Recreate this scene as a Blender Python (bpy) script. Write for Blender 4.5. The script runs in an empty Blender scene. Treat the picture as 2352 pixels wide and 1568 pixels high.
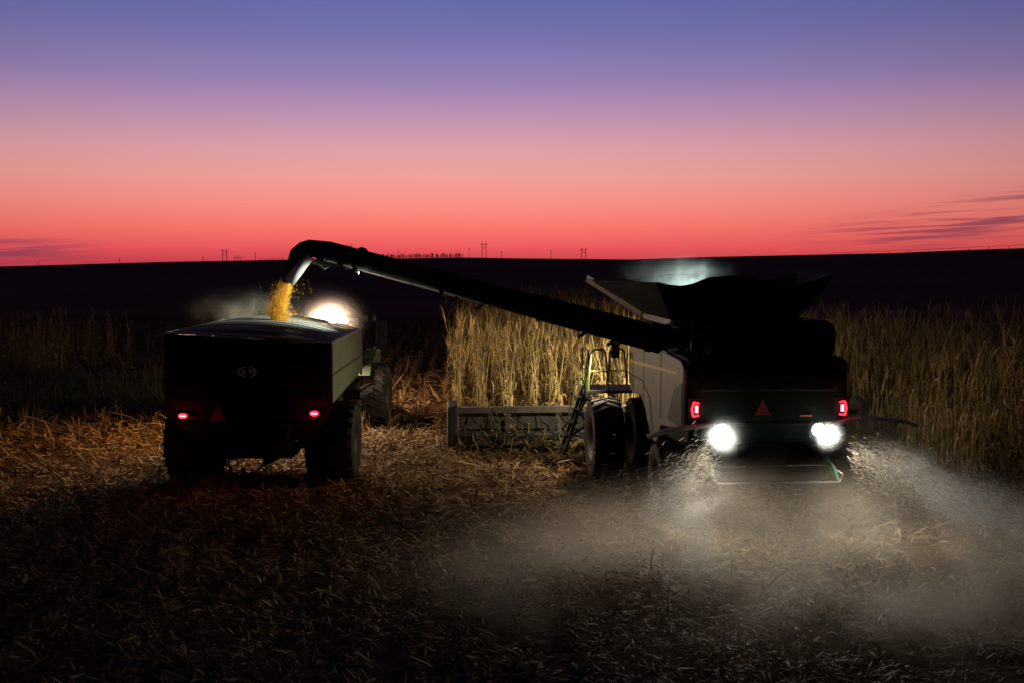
import bpy, bmesh, math, random, numpy as np
from mathutils import Vector, Matrix
random.seed(7); RN=np.random.RandomState(11)
scn=bpy.context.scene; COL=scn.collection
scn.view_settings.view_transform='Standard'; scn.view_settings.look='None'; scn.view_settings.exposure=0
R=math.radians
H=5.3; PITCH=math.atan(184/2500); cp,sp=math.cos(PITCH),math.sin(PITCH)
def at(px,py,D):
    u=(px-1176)/2500; v=(784-py)/2500; t=D/(cp+v*sp)
    return Vector((u*t,D,H+t*(v*cp-sp)))

# ------------------------------------------------------------------ materials
def srgb(r,g,b):
    f=lambda c:(c/255/12.92) if c/255<=.04045 else ((c/255+.055)/1.055)**2.4
    return (f(r),f(g),f(b),1)
def mat(name,c,rough=.6,metal=0,var=.25,scale=6,bump=.0,emit=None,es=0,spec=.4):
    m=bpy.data.materials.new(name); m.use_nodes=True; nt=m.node_tree; N=nt.nodes; L=nt.links
    b=N['Principled BSDF']; b.inputs['Roughness'].default_value=rough; b.inputs['Metallic'].default_value=metal
    b.inputs['Specular IOR Level'].default_value=spec
    tc=N.new('ShaderNodeTexCoord'); no=N.new('ShaderNodeTexNoise'); no.inputs['Scale'].default_value=scale; no.inputs['Detail'].default_value=6
    L.new(tc.outputs['Object'],no.inputs['Vector'])
    mx=N.new('ShaderNodeMix'); mx.data_type='RGBA'
    mx.inputs['A'].default_value=(c[0]*(1-var),c[1]*(1-var),c[2]*(1-var),1); mx.inputs['B'].default_value=(min(1,c[0]*(1+var)),min(1,c[1]*(1+var)),min(1,c[2]*(1+var)),1)
    L.new(no.outputs['Fac'],mx.inputs['Factor']); L.new(mx.outputs['Result'],b.inputs['Base Color'])
    if bump:
        bp=N.new('ShaderNodeBump'); bp.inputs['Strength'].default_value=bump; bp.inputs['Distance'].default_value=.02
        L.new(no.outputs['Fac'],bp.inputs['Height']); L.new(bp.outputs['Normal'],b.inputs['Normal'])
    if emit:
        b.inputs['Emission Color'].default_value=(*emit,1); b.inputs['Emission Strength'].default_value=es
    return m
def leafmat(name,cols,trans=.3,rough=.75):
    m=bpy.data.materials.new(name); m.use_nodes=True; nt=m.node_tree; N=nt.nodes; L=nt.links
    b=N['Principled BSDF']; b.inputs['Roughness'].default_value=rough; b.inputs['Specular IOR Level'].default_value=.2
    g=N.new('ShaderNodeNewGeometry'); cr=N.new('ShaderNodeValToRGB'); e=cr.color_ramp.elements
    e[0].color=(*cols[0],1); e[1].color=(*cols[-1],1)
    for i,c in enumerate(cols[1:-1]):
        k=cr.color_ramp.elements.new((i+1)/(len(cols)-1)); k.color=(*c,1)
    L.new(g.outputs['Random Per Island'],cr.inputs['Fac']); L.new(cr.outputs['Color'],b.inputs['Base Color'])
    if trans:
        t=N.new('ShaderNodeBsdfTranslucent'); L.new(cr.outputs['Color'],t.inputs['Color'])
        ms=N.new('ShaderNodeMixShader'); ms.inputs['Fac'].default_value=trans
        L.new(b.outputs[0],ms.inputs[1]); L.new(t.outputs[0],ms.inputs[2]); L.new(ms.outputs[0],N['Material Output'].inputs['Surface'])
    return m
M={}
M['green']=mat('green_paint',(.014,.045,.018),.6,var=.35,spec=.2)
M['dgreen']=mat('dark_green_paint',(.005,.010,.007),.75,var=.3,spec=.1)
M['panel']=mat('dusty_side_panel',(.16,.145,.105),.6,var=.35,scale=2)
M['black']=mat('black_plastic',(.006,.006,.007),.7,spec=.2)
M['rubber']=mat('tyre_rubber',(.018,.015,.013),.85,var=.5,scale=12,bump=.3)
M['steel']=mat('worn_steel',(.08,.078,.075),.55)
M['dsteel']=mat('dark_steel',(.045,.045,.043),.6,metal=.2)
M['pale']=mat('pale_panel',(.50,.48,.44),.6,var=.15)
M['fabric']=mat('black_fabric',(.006,.006,.007),.9,spec=.05)
M['yellow']=mat('yellow_paint',(.5,.30,.03),.5)
M['rim']=mat('dusty_rim',(.05,.038,.02),.6,var=.4)
M['rail']=mat('olive_rail_paint',(.10,.14,.04),.45)
M['litgreen']=mat('lit_green_paint',(.15,.21,.13),.5,var=.45,scale=2.2)  # paler than the cart's dark green: lamplight on its sides put into the colour
M['fender']=mat('fender_paint',(.03,.06,.022),.5)
M['tarp']=mat('vinyl_tarp',(.05,.055,.05),.4,var=.3,scale=3,bump=.2)
M['glass']=mat('cab_glass',(.008,.009,.011),.12,spec=.5)
M['headsteel']=mat('header_paint',(.12,.10,.075),.7,var=.7,scale=5,bump=.2)
M['redlens']=mat('red_lens',(.5,.01,.01),.3,emit=(1,.015,.03),es=5)
M['redcore']=mat('red_led_core',(.8,.1,.1),.3,emit=(1,.22,.28),es=8)
M['white_lens']=mat('white_lamp_lens',(.8,.8,.8),.3,emit=(.92,1,.95),es=60)
M['warm_lens']=mat('warm_lamp_lens',(.8,.8,.8),.3,emit=(1,.88,.78),es=60)
M['triangle']=mat('orange_reflector_glow',(.10,.008,.006),.6,emit=(1,.05,.02),es=.008)  # faint emission stands in for light caught by the triangle
M['triangle2']=mat('dull_red_reflector_glow',(.12,.01,.01),.5,emit=(1,.03,.02),es=.006)  # slight glow added so the unlit cart triangle shows
M['orange']=mat('orange_marker_glow',(.35,.06,.01),.5,emit=(1,.15,.03),es=.02)  # reflector bar given a little emission, not a lamp
M['decal']=mat('grey_decal_glow',(.2,.22,.24),.5,emit=(.6,.65,.75),es=.014)  # emblem paint glows weakly in place of light falling on it
M['wood']=mat('weathered_wood',(.03,.02,.02),.8)
M['grain']=leafmat('maize_grain',[(.85,.42,.03),(.92,.58,.07),(.75,.38,.03),(.95,.68,.14)],.2,.5)
M['corn']=leafmat('dry_maize_leaf',[(.34,.235,.095),(.48,.35,.16),(.22,.15,.06),(.15,.12,.045),(.44,.31,.13),(.27,.18,.075)],.2)
M['cornstem']=leafmat('dry_maize_stem',[(.34,.26,.12),(.26,.20,.085),(.42,.32,.15)],0)
M['residue']=leafmat('maize_residue',[(.17,.093,.04),(.30,.19,.085),(.10,.058,.028),(.25,.142,.06),(.19,.125,.052),(.36,.25,.12),(.11,.072,.03)],.15)
M['weed']=leafmat('green_weed',[(.09,.11,.05),(.17,.18,.09),(.13,.13,.065)],.2)
M['crown']=leafmat('tree_foliage',[(.02,.025,.015),(.03,.035,.02)],0)
M['bark']=mat('bark',(.03,.025,.02),.9)
M['chaff']=leafmat('flying_chaff',[(.75,.65,.48),(.9,.82,.65)],.4)

# ------------------------------------------------------------------ mesh helpers
class MB:
    def __init__(s): s.v=[]; s.f=[]
    def add(s,vs,fs):
        o=len(s.v); s.v+=[tuple(v) for v in vs]; s.f+=[[i+o for i in f] for f in fs]; return s
    def hexa(s,p): return s.add(p,[(0,1,2,3),(7,6,5,4),(0,4,5,1),(1,5,6,2),(2,6,7,3),(3,7,4,0)])
    def box(s,x0,x1,y0,y1,z0,z1):
        return s.hexa([(x0,y0,z0),(x1,y0,z0),(x1,y1,z0),(x0,y1,z0),(x0,y0,z1),(x1,y0,z1),(x1,y1,z1),(x0,y1,z1)])
    def bar(s,a,b,w,h,up=(0,0,1)):
        a=Vector(a);b=Vector(b);d=(b-a).normalized(); u=Vector(up)
        if abs(d.dot(u))>.98: u=Vector((0,1,0))
        r=d.cross(u).normalized(); u=r.cross(d)
        q=[]
        for p in (a,b):
            q+= [p-r*w/2-u*h/2,p+r*w/2-u*h/2,p+r*w/2+u*h/2,p-r*w/2+u*h/2]
        return s.hexa(q)
    def prism(s,poly,a0,a1,axis):
        n=len(poly)
        f=(lambda p,a:(a,p[0],p[1])) if axis=='x' else ((lambda p,a:(p[0],a,p[1])) if axis=='y' else (lambda p,a:(p[0],p[1],a)))
        vs=[f(p,a0) for p in poly]+[f(p,a1) for p in poly]
        fs=[list(range(n)),list(range(2*n-1,n-1,-1))]+[(i,(i+1)%n,n+(i+1)%n,n+i) for i in range(n)]
        return s.add(vs,fs)
    def tube(s,pts,r,n=8,caps=True,closed=False):
        pts=[Vector(p) for p in pts]; m=len(pts)
        rs=r if isinstance(r,(list,tuple)) else [r]*m
        vs=[];prev=None
        for i,p in enumerate(pts):
            if closed: d=pts[(i+1)%m]-pts[i-1]
            else: d=(pts[min(i+1,m-1)]-pts[max(i-1,0)])
            d.normalize()
            if prev is None:
                u=Vector((0,0,1)) if abs(d.z)<.9 else Vector((0,1,0))
            else: u=prev
            u=(u-d*u.dot(d)).normalized(); prev=u; w=d.cross(u)
            for k in range(n):
                a=2*math.pi*k/n; vs.append(p+(u*math.cos(a)+w*math.sin(a))*rs[i])
        fs=[]
        for i in range(m if closed else m-1):
            j=(i+1)%m
            for k in range(n):
                fs.append((i*n+k,i*n+(k+1)%n,j*n+(k+1)%n,j*n+k))
        if caps and not closed: fs+= [list(range(n-1,-1,-1)),list(range((m-1)*n,m*n))]
        return s.add(vs,fs)
    def lathe(s,prof,c=(0,0,0),n=36,axis='x'):
        vs=[];fs=[];m=len(prof)
        for k in range(n):
            a=2*math.pi*k/n
            for (x,r) in prof:
                p=(x,r*math.cos(a),r*math.sin(a)) if axis=='x' else ((r*math.cos(a),x,r*math.sin(a)) if axis=='y' else (r*math.cos(a),r*math.sin(a),x))
                vs.append((p[0]+c[0],p[1]+c[1],p[2]+c[2]))
        for k in range(n):
            for i in range(m-1):
                fs.append((k*m+i,k*m+i+1,((k+1)%n)*m+i+1,((k+1)%n)*m+i))
        return s.add(vs,fs)
    def build(s,name,m,parent=None,bevel=0,smooth=False,recalc=True):
        me=bpy.data.meshes.new(name); me.from_pydata(s.v,[],s.f)
        if recalc:
            bm=bmesh.new(); bm.from_mesh(me); bmesh.ops.recalc_face_normals(bm,faces=bm.faces); bm.to_mesh(me); bm.free()
        me.materials.append(m); o=bpy.data.objects.new(name,me); COL.objects.link(o)
        if parent: o.parent=parent
        if bevel:
            b=o.modifiers.new('bevel','BEVEL'); b.width=bevel; b.segments=2; b.limit_method='ANGLE'
        if smooth:
            for p in me.polygons: p.use_smooth=True
        return o
def npmesh(name,V,Q,m):
    me=bpy.data.meshes.new(name); V=np.asarray(V,dtype=np.float32); Q=np.asarray(Q,dtype=np.int32)
    me.vertices.add(len(V)); me.vertices.foreach_set('co',V.ravel())
    me.loops.add(Q.size); me.loops.foreach_set('vertex_index',Q.ravel())
    me.polygons.add(len(Q)); me.polygons.foreach_set('loop_start',np.arange(len(Q),dtype=np.int32)*4)
    me.update(calc_edges=True); me.validate(); me.materials.append(m); return me
def link(name,me,parent=None):
    o=bpy.data.objects.new(name,me); COL.objects.link(o)
    if parent: o.parent=parent
    return o
def tag(o,label=None,cat=None,group=None,kind=None):
    if label:o['label']=label
    if cat:o['category']=cat
    if group:o['group']=group
    if kind:o['kind']=kind
    return o
def empty(name,loc=(0,0,0),rz=0):
    o=bpy.data.objects.new(name,None); COL.objects.link(o); o.location=loc; o.rotation_euler=(0,0,rz); o.empty_display_size=.3; return o
def lamp(name,kind,loc,power,col,parent=None,target=None,size=.1,cone=120,blend=.6):
    l=bpy.data.lights.new(name,kind); l.energy=power; l.color=col
    l.shadow_soft_size=size
    if kind=='SPOT': l.spot_size=R(cone); l.spot_blend=blend
    o=bpy.data.objects.new(name,l); COL.objects.link(o); o.location=loc
    if target is not None:
        o.rotation_euler=(Vector(target)-Vector(loc)).to_track_quat('-Z','Y').to_euler()
    if parent:o.parent=parent
    return o

# ------------------------------------------------------------------ world
w=bpy.data.worlds.new('World'); scn.world=w; w.use_nodes=True; nt=w.node_tree; N=nt.nodes; L=nt.links
bg=N['Background']
tc=N.new('ShaderNodeTexCoord'); sx=N.new('ShaderNodeSeparateXYZ'); L.new(tc.outputs['Generated'],sx.inputs[0])
def mth(op,a,b=None,c=None,clamp=False):
    n=N.new('ShaderNodeMath'); n.operation=op; n.use_clamp=clamp
    for i,v in enumerate((a,b,c)):
        if v is None: continue
        if isinstance(v,(int,float)): n.inputs[i].default_value=v
        else: L.new(v,n.inputs[i])
    return n.outputs[0]
def mr(v,a,b,c,d,t='SMOOTHSTEP'):
    n=N.new('ShaderNodeMapRange'); n.interpolation_type=t; L.new(v,n.inputs['Value'])
    for k,x in zip(('From Min','From Max','To Min','To Max'),(a,b,c,d)): n.inputs[k].default_value=x
    return n.outputs['Result']
X,Y,Z=sx.outputs
cr=N.new('ShaderNodeValToRGB'); L.new(mth('MULTIPLY',Z,2.5),cr.inputs['Fac'])
stops=[(0,(206,66,80)),(.012,(236,90,92)),(.03,(250,118,108)),(.052,(250,144,133)),(.075,(240,160,153)),(.1,(222,161,169)),(.13,(190,146,178)),(.16,(150,129,180)),(.2,(117,114,172)),(.235,(97,105,168)),(.29,(60,66,120)),(.4,(22,24,48))]
e=cr.color_ramp.elements; e[0].position=0; e[0].color=srgb(*stops[0][1]); e[1].position=1; e[1].color=srgb(*stops[-1][1])
for z,c in stops[1:-1]:
    k=cr.color_ramp.elements.new(z*2.5); k.color=srgb(*c)
xo=mth('ADD',X,.06); side=mth('SUBTRACT',1.0,mth('MULTIPLY',mth('MULTIPLY',xo,xo),1.2),clamp=True)
side=mth('MAXIMUM',side,.3); back=mr(Y,-.3,.8,.22,1)
fac=mth('MULTIPLY',side,back)
cb=N.new('ShaderNodeCombineXYZ'); L.new(mth('MULTIPLY',X,9),cb.inputs[0]); L.new(mth('MULTIPLY',mth('SUBTRACT',Z,mth('MULTIPLY',X,.05)),230),cb.inputs[2])
nz=N.new('ShaderNodeTexNoise'); nz.inputs['Scale'].default_value=1.0; nz.inputs['Detail'].default_value=5; L.new(cb.outputs[0],nz.inputs['Vector'])
thr=mr(nz.outputs['Fac'],.44,.60,0,1)
zc=mth('ADD',mth('MULTIPLY',mth('SUBTRACT',X,.27),.17),.015)
band=mr(mth('ABSOLUTE',mth('SUBTRACT',Z,zc)),.005,.025,1,0)
mR=mth('MULTIPLY',mth('MULTIPLY',band,mr(X,.22,.36,0,1)),thr)
mL=mth('MULTIPLY',mth('MULTIPLY',mr(Z,.012,.024,1,0),mr(X,-.43,-.33,1,0)),mr(nz.outputs['Fac'],.40,.58,0,1))
cm=mth('MULTIPLY',mth('MAXIMUM',mR,mL),.75,clamp=True)
mx=N.new('ShaderNodeMix'); mx.data_type='RGBA'; L.new(cm,mx.inputs['Factor']); L.new(cr.outputs['Color'],mx.inputs['A']); mx.inputs['B'].default_value=srgb(136,66,94)
vm=N.new('ShaderNodeVectorMath'); vm.operation='SCALE'; L.new(mx.outputs['Result'],vm.inputs[0]); L.new(fac,vm.inputs['Scale'])
L.new(vm.outputs[0],bg.inputs['Color']); bg.inputs['Strength'].default_value=1.0

# ------------------------------------------------------------------ camera
cam=bpy.data.cameras.new('Camera'); co=bpy.data.objects.new('Camera',cam); COL.objects.link(co)
cam.sensor_width=36; cam.lens=2500/2352*36; cam.clip_end=20000; co.location=(0,0,H); co.rotation_euler=(math.pi/2-PITCH,0,0); scn.camera=co

# ------------------------------------------------------------------ ground
px=[-900,0,300,500,700,1060,1200,1500,1700,1900,2100,2352,3300]; py=[640,616,608,602,598,592,594,597,597,590,582,571,540]
PX=(np.array(px)-1176)/2500*1000; PZ=H+(600-np.array(py))/2500*1000
def sstep(a,b,t):
    t=np.clip((t-a)/(b-a),0,1); return t*t*(3-2*t)
def hgt(x,y):
    x=np.asarray(x,float); y=np.asarray(y,float)
    near=.03*np.sin(x*1.7+np.sin(y*.6))*np.cos(y*1.1+x*.3)+.02*np.sin(x*4.1+y*.7)
    near=near*(1-sstep(60,120,y))
    rid=np.interp(x,PX,PZ)
    far=rid*sstep(260,1000,y)-3.5*sstep(90,220,y)*(1-sstep(260,700,y))+.7*np.sin(x*.006+y*.011)*sstep(200,500,y)*(1-sstep(800,1000,y))
    return near+far-6*sstep(1050,1800,y)
def axis(neg,pos,n):
    t=np.linspace(-1,1,n); return np.where(t<0,-neg*(np.sinh(-t*6)/np.sinh(6)),pos*(np.sinh(t*6)/np.sinh(6)))
gx=axis(3500,3500,260); gy=np.concatenate([np.linspace(-60,8,12),np.linspace(9,60,170),60+ (np.linspace(0,1,150)[1:]**2.2)*4500])
GX,GY=np.meshgrid(gx,gy); GZ=hgt(GX,GY)
V=np.stack([GX,GY,GZ],-1).reshape(-1,3); nx=len(gx); ny=len(gy)
idx=np.arange(nx*ny).reshape(ny,nx)
Q=np.stack([idx[:-1,:-1],idx[:-1,1:],idx[1:,1:],idx[1:,:-1]],-1).reshape(-1,4)
gm=bpy.data.materials.new('soil'); gm.use_nodes=True; N=gm.node_tree.nodes; L=gm.node_tree.links; n_=N;l_=L; b=n_['Principled BSDF']; b.inputs['Roughness'].default_value=1; b.inputs['Specular IOR Level'].default_value=0
tcg=n_.new('ShaderNodeTexCoord'); a1=n_.new('ShaderNodeTexNoise'); a1.inputs['Scale'].default_value=3.5; a1.inputs['Detail'].default_value=10; a2=n_.new('ShaderNodeTexNoise'); a2.inputs['Scale'].default_value=.008; a2.inputs['Detail'].default_value=6
l_.new(tcg.outputs['Object'],a1.inputs['Vector']); l_.new(tcg.outputs['Object'],a2.inputs['Vector'])
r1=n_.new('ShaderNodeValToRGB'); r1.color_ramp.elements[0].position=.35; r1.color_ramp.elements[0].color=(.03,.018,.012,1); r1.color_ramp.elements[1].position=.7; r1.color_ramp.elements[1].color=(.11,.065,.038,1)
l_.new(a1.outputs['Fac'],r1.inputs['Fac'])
r2=n_.new('ShaderNodeValToRGB'); r2.color_ramp.elements[0].position=.25; r2.color_ramp.elements[1].position=.75; r2.color_ramp.elements[0].color=(.18,.10,.085,1); r2.color_ramp.elements[1].color=(.40,.24,.20,1); l_.new(a2.outputs['Fac'],r2.inputs['Fac'])  # far soil painted paler and redder, dusk glow and haze put into the colour
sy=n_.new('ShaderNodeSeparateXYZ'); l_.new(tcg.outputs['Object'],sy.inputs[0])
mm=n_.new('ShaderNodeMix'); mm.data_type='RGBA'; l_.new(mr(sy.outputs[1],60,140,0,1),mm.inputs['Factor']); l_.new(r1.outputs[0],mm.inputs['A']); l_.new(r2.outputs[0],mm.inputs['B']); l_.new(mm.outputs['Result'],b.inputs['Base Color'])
bpn=n_.new('ShaderNodeBump'); bpn.inputs['Distance'].default_value=.08; bpn.inputs['Strength'].default_value=.8; l_.new(a1.outputs['Fac'],bpn.inputs['Height']); l_.new(bpn.outputs[0],b.inputs['Normal'])
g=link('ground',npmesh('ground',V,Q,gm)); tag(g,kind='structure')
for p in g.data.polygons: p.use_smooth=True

# ------------------------------------------------------------------ crop residue
SL=-.045
def strips(P,length,width,az,tilt,curl,seg=3,zoff=0.01):
    n=len(P); t=np.linspace(-.5,.5,seg+1)
    d=np.stack([np.cos(az)*np.cos(tilt),np.sin(az)*np.cos(tilt),np.sin(tilt)],-1)
    s=np.stack([-np.sin(az),np.cos(az),RN.uniform(-.7,.7,n)],-1); s/=np.linalg.norm(s,axis=1)[:,None]
    V=[]
    for k,tt in enumerate(t):
        wv=width*(1-.85*abs(tt*2)**2)+.004
        c=P+d*(tt*length)[:,None]; c[:,2]+=curl*(0.25-tt*tt)*4*length*.25+zoff
        c[:,:2]+=(s[:,:2]*(np.sin(tt*3)*curl*length*.3)[:,None])
        V+= [c-s*wv[:,None]/2,c+s*wv[:,None]/2]
    V=np.stack(V,1); m=2*(seg+1)
    q=np.array([[2*k,2*k+1,2*k+3,2*k+2] for k in range(seg)])
    Q=(np.arange(n)[:,None,None]*m+q[None]).reshape(-1,4)
    return V.reshape(-1,3),Q
def join(parts):
    VV=[];QQ=[];o=0
    for V,Q in parts: VV.append(V);QQ.append(Q+o);o+=len(V)
    return np.concatenate(VV),np.concatenate(QQ)
parts=[]
for (y0,y1,dens,sc) in ((11.5,17,380,.55),(17,24,270,.7),(24,34,140,.95),(34,48,46,1.4),(48,75,10,1.9)):
    hw=lambda y:y*.53+1.5
    A=(hw(y0)+hw(y1))*(y1-y0); n=int(A*dens)
    y=RN.uniform(y0,y1,n); x=RN.uniform(-1,1,n)*hw(y)
    keep=RN.rand(n)<(.55+.45*np.sin((x-SL*y)*8.2+np.sin(y*1.3)))*.55+.2+.42*np.sin(x*1.3+np.sin(y*.9)*2)*np.sin(y*1.1+x*.4); x=x[keep];y=y[keep];n=len(x)
    ln=np.clip(RN.lognormal(-1.5,.6,n),.05,.8)*sc; wd=np.where(RN.rand(n)<.3,.014,RN.uniform(.02,.08,n))*sc
    tl=RN.normal(0,.34,n); P=np.stack([x,y,hgt(x,y)+RN.exponential(.06,n)*sc],-1)
    P[:,2]+=np.abs(np.sin(tl))*ln*.45
    parts.append(strips(P,ln,wd,RN.uniform(0,6.28,n),tl,RN.normal(.1,.15,n)))
V,Q=join(parts)
o=link('crop_residue',npmesh('crop_residue',V,Q,M['residue'])); tag(o,'trampled straw coloured maize leaves and husks lying over the harvested field','crop residue',kind='stuff')
parts=[]
rows=np.arange(-34,12,.76)
sx_=[];sy_=[]
for r0 in rows:
    yy=np.arange(12,90,.24)+RN.uniform(-.08,.08); xx=r0+SL*(yy-30)+RN.normal(0,.05,len(yy))
    k=(np.abs(xx)<yy*.52+1)&(RN.rand(len(yy))<.55)&~((xx>-1.9)&(yy>29))
    sx_.append(xx[k]);sy_.append(yy[k])
x=np.concatenate(sx_);y=np.concatenate(sy_);n=len(x)
tall=np.where((y>31),RN.uniform(.25,.9,n),RN.uniform(.08,.26,n))
tl=R(90)+RN.normal(0,.3,n)
P=np.stack([x,y,hgt(x,y)+tall*.45],-1)
parts.append(strips(P,tall,np.full(n,.026),RN.uniform(0,6.28,n),tl,np.zeros(n)))
for k in range(2):
    parts.append(strips(P+np.stack([RN.normal(0,.08,n),RN.normal(0,.08,n),np.zeros(n)],-1),tall*1.2,np.full(n,.035),RN.uniform(0,6.28,n),RN.normal(.5,.5,n),RN.normal(.2,.3,n)))
V,Q=join(parts)
o=link('maize_stubble',npmesh('maize_stubble',V,Q,M['residue'])); tag(o,'short cut maize stubble standing in rows across the harvested ground','stubble',kind='stuff')
n=14000; y=RN.uniform(38,48,n); x=RN.uniform(-24,-9,n); ln=RN.uniform(.2,.6,n)
P=np.stack([x,y,ln*.45],-1); V,Q=strips(P,ln,RN.uniform(.02,.06,n),RN.uniform(0,6.28,n),R(90)+RN.normal(0,.5,n),RN.normal(0,.3,n))
o=link('weeds',npmesh('weeds',V,Q,M['weed'])); tag(o,'greyish green weeds before the standing maize on the left','weeds',kind='stuff')

# ------------------------------------------------------------------ maize
def plant(rs,nleaf,seg,full):
    Hh=rs.uniform(2.2,2.9); lean=rs.normal(0,.09,2)
    def sp_(t): return np.array([lean[0]*t*t*Hh,lean[1]*t*t*Hh,t*Hh])
    ns=6 if full else 3; k=5 if full else 3
    sv=[];sq=[]
    for i in range(ns+1):
        t=i/ns; c=sp_(t); r=.015*(1-.65*t)+.002
        for j in range(k): a=2*math.pi*j/k; sv.append(c+np.array([math.cos(a)*r,math.sin(a)*r,0]))
    for i in range(ns):
        for j in range(k): sq.append([i*k+j,i*k+(j+1)%k,(i+1)*k+(j+1)%k,(i+1)*k+j])
    lv=[];lq=[]
    def strip(base,az,Lh,wd,rise,droop,tw,out=.85):
        o=len(lv); d=np.array([math.cos(az),math.sin(az),0]); s=np.array([-math.sin(az),math.cos(az),0])
        for i in range(seg+1):
            t=i/seg; c=base+d*(Lh*(t-.35*t*t*droop)*out)+np.array([0,0,Lh*(rise*t-droop*t*t)])+s*math.sin(t*4+tw)*.05*t
            wv=wd*(math.sin(math.pi*min(1,t*.85+.15)))**.7+.002
            sd=s*math.cos(tw*t*2)+np.array([0,0,1])*math.sin(tw*t*2)
            lv.append(c-sd*wv/2); lv.append(c+sd*wv/2)
        for i in range(seg): lq.append([o+2*i,o+2*i+1,o+2*i+3,o+2*i+2])
    a0=rs.uniform(0,3.14)
    for i in range(nleaf):
        t=.14+.74*i/nleaf+rs.uniform(-.03,.03)
        strip(sp_(t),a0+math.pi*i+rs.normal(0,.5),rs.uniform(.35,.75),rs.uniform(.028,.065),rs.uniform(.4,1.2),rs.uniform(.9,2.3),rs.normal(0,1.0),rs.uniform(.5,.95))
    for i in range(7 if full else 4):
        strip(sp_(.96),rs.uniform(0,6.28),rs.uniform(.18,.36),.012,rs.uniform(1.2,2.4),.3,0)
    a=rs.uniform(0,6.28); b_=sp_(rs.uniform(.36,.46))
    for q in range(3 if full else 2): strip(b_,a+q*.25,.30,.085,.4,1.4,q*1.0)
    return (np.array(sv),np.array(sq)),(np.array(lv),np.array(lq))
rs=np.random.RandomState(3)
full=[plant(rs,11,5,True) for _ in range(9)]
low=[plant(rs,9,3,False) for _ in range(10)]
def tile(variants,P,sc,rz):
    outV=[];outQ=[];o=0; pick=RN.randint(0,len(variants),len(P))
    for vi,(S,Lf) in enumerate(variants):
        v,q=join([S,Lf]); k=np.where(pick==vi)[0]
        if not len(k): continue
        c=np.cos(rz[k])[:,None];s=np.sin(rz[k])[:,None]
        W=np.stack([v[None,:,0]*c-v[None,:,1]*s,v[None,:,0]*s+v[None,:,1]*c,np.repeat(v[None,:,2],len(k),0)],-1)*sc[k][:,None,None]+P[k][:,None,:]
        QQ=(np.arange(len(k))[:,None,None]*len(v)+q[None]).reshape(-1,4)+o
        outV.append(W.reshape(-1,3));outQ.append(QQ);o+=W.shape[0]*W.shape[1]
    return np.concatenate(outV),np.concatenate(outQ)
ZS=1.05
fx=[];fy=[];sect=[]
CF=32.4
for r0 in np.arange(-1.55,40,.76):
    right=r0>11.2
    y=24.0 if right else CF
    while y<(52 if r0>9 else 92):
        step=.2 if y<42 else (.3 if y<60 else .45)
        y+=step*random.uniform(.6,1.4)
        xx=r0+SL*(y-30)+random.gauss(0,.08)
        if abs(xx)>y*.52+1.5: continue
        if y>60 and random.random()<.15: continue
        fx.append(xx);fy.append(y);sect.append(1 if right else 0)
for r0 in np.arange(-62,-14,.8):
    y=45+3*math.sin(r0*.9)
    while y<57:
        y+=random.uniform(.2,.4)
        xx=r0+SL*(y-30)
        if xx> -21.8+(y-47)*.1+1.2*math.sin(y*.8) or abs(xx)>y*.52+2: continue
        fx.append(xx);fy.append(y);sect.append(2)
fx=np.array(fx);fy=np.array(fy);sect=np.array(sect)
P3=np.stack([fx,fy,hgt(fx,fy)-.02],-1)
a=np.where((sect==0)&(fx<4.4))[0]; a=a[np.argsort(fy[a])][:90]
c=np.where((sect==1)&(fx<fy*.468))[0]; c=c[np.argsort(fx[c]*2.0+fy[c]*.5)][:190]
ind=set(a.tolist()+c.tolist())
protos=[]
for S,Lf in full:
    protos.append((npmesh('stem',S[0],S[1],M['cornstem']),npmesh('leaves',Lf[0],Lf[1],M['corn'])))
def corn_individual(i,label,group):
    ms,ml=random.choice(protos); r=empty('corn_plant',P3[i],random.uniform(0,6.28)); s=random.uniform(.84,1.12)*ZS; r.scale=(s,s,s)
    link('stem',ms,r); link('leaves',ml,r); tag(r,label,'corn plant',group)
for i in a: corn_individual(i,'dry standing maize plant lit in the cut face ahead of the corn header','maize plants in the lit cut face')
for i in c: corn_individual(i,'dry standing maize plant on the crop edge right of the combine harvester','maize plants along the right crop edge')
rest=np.array([i for i in range(len(fx)) if i not in ind])
for nm,sel,lab,s0 in (('maize_crop',rest[sect[rest]<2],'dense dry maize crop standing ahead and to the right of the combine',.80),('maize_crop',rest[sect[rest]==2],'dark standing maize crop far left beyond the grain cart',.7)):
    V,Q=tile(low,P3[sel],RN.uniform(s0,1.12 if s0>.75 else .95,len(sel))*ZS,RN.uniform(0,6.28,len(sel)))
    o=link(nm,npmesh(nm,V,Q,M['corn'])); tag(o,lab,'maize crop',kind='stuff')

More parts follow.
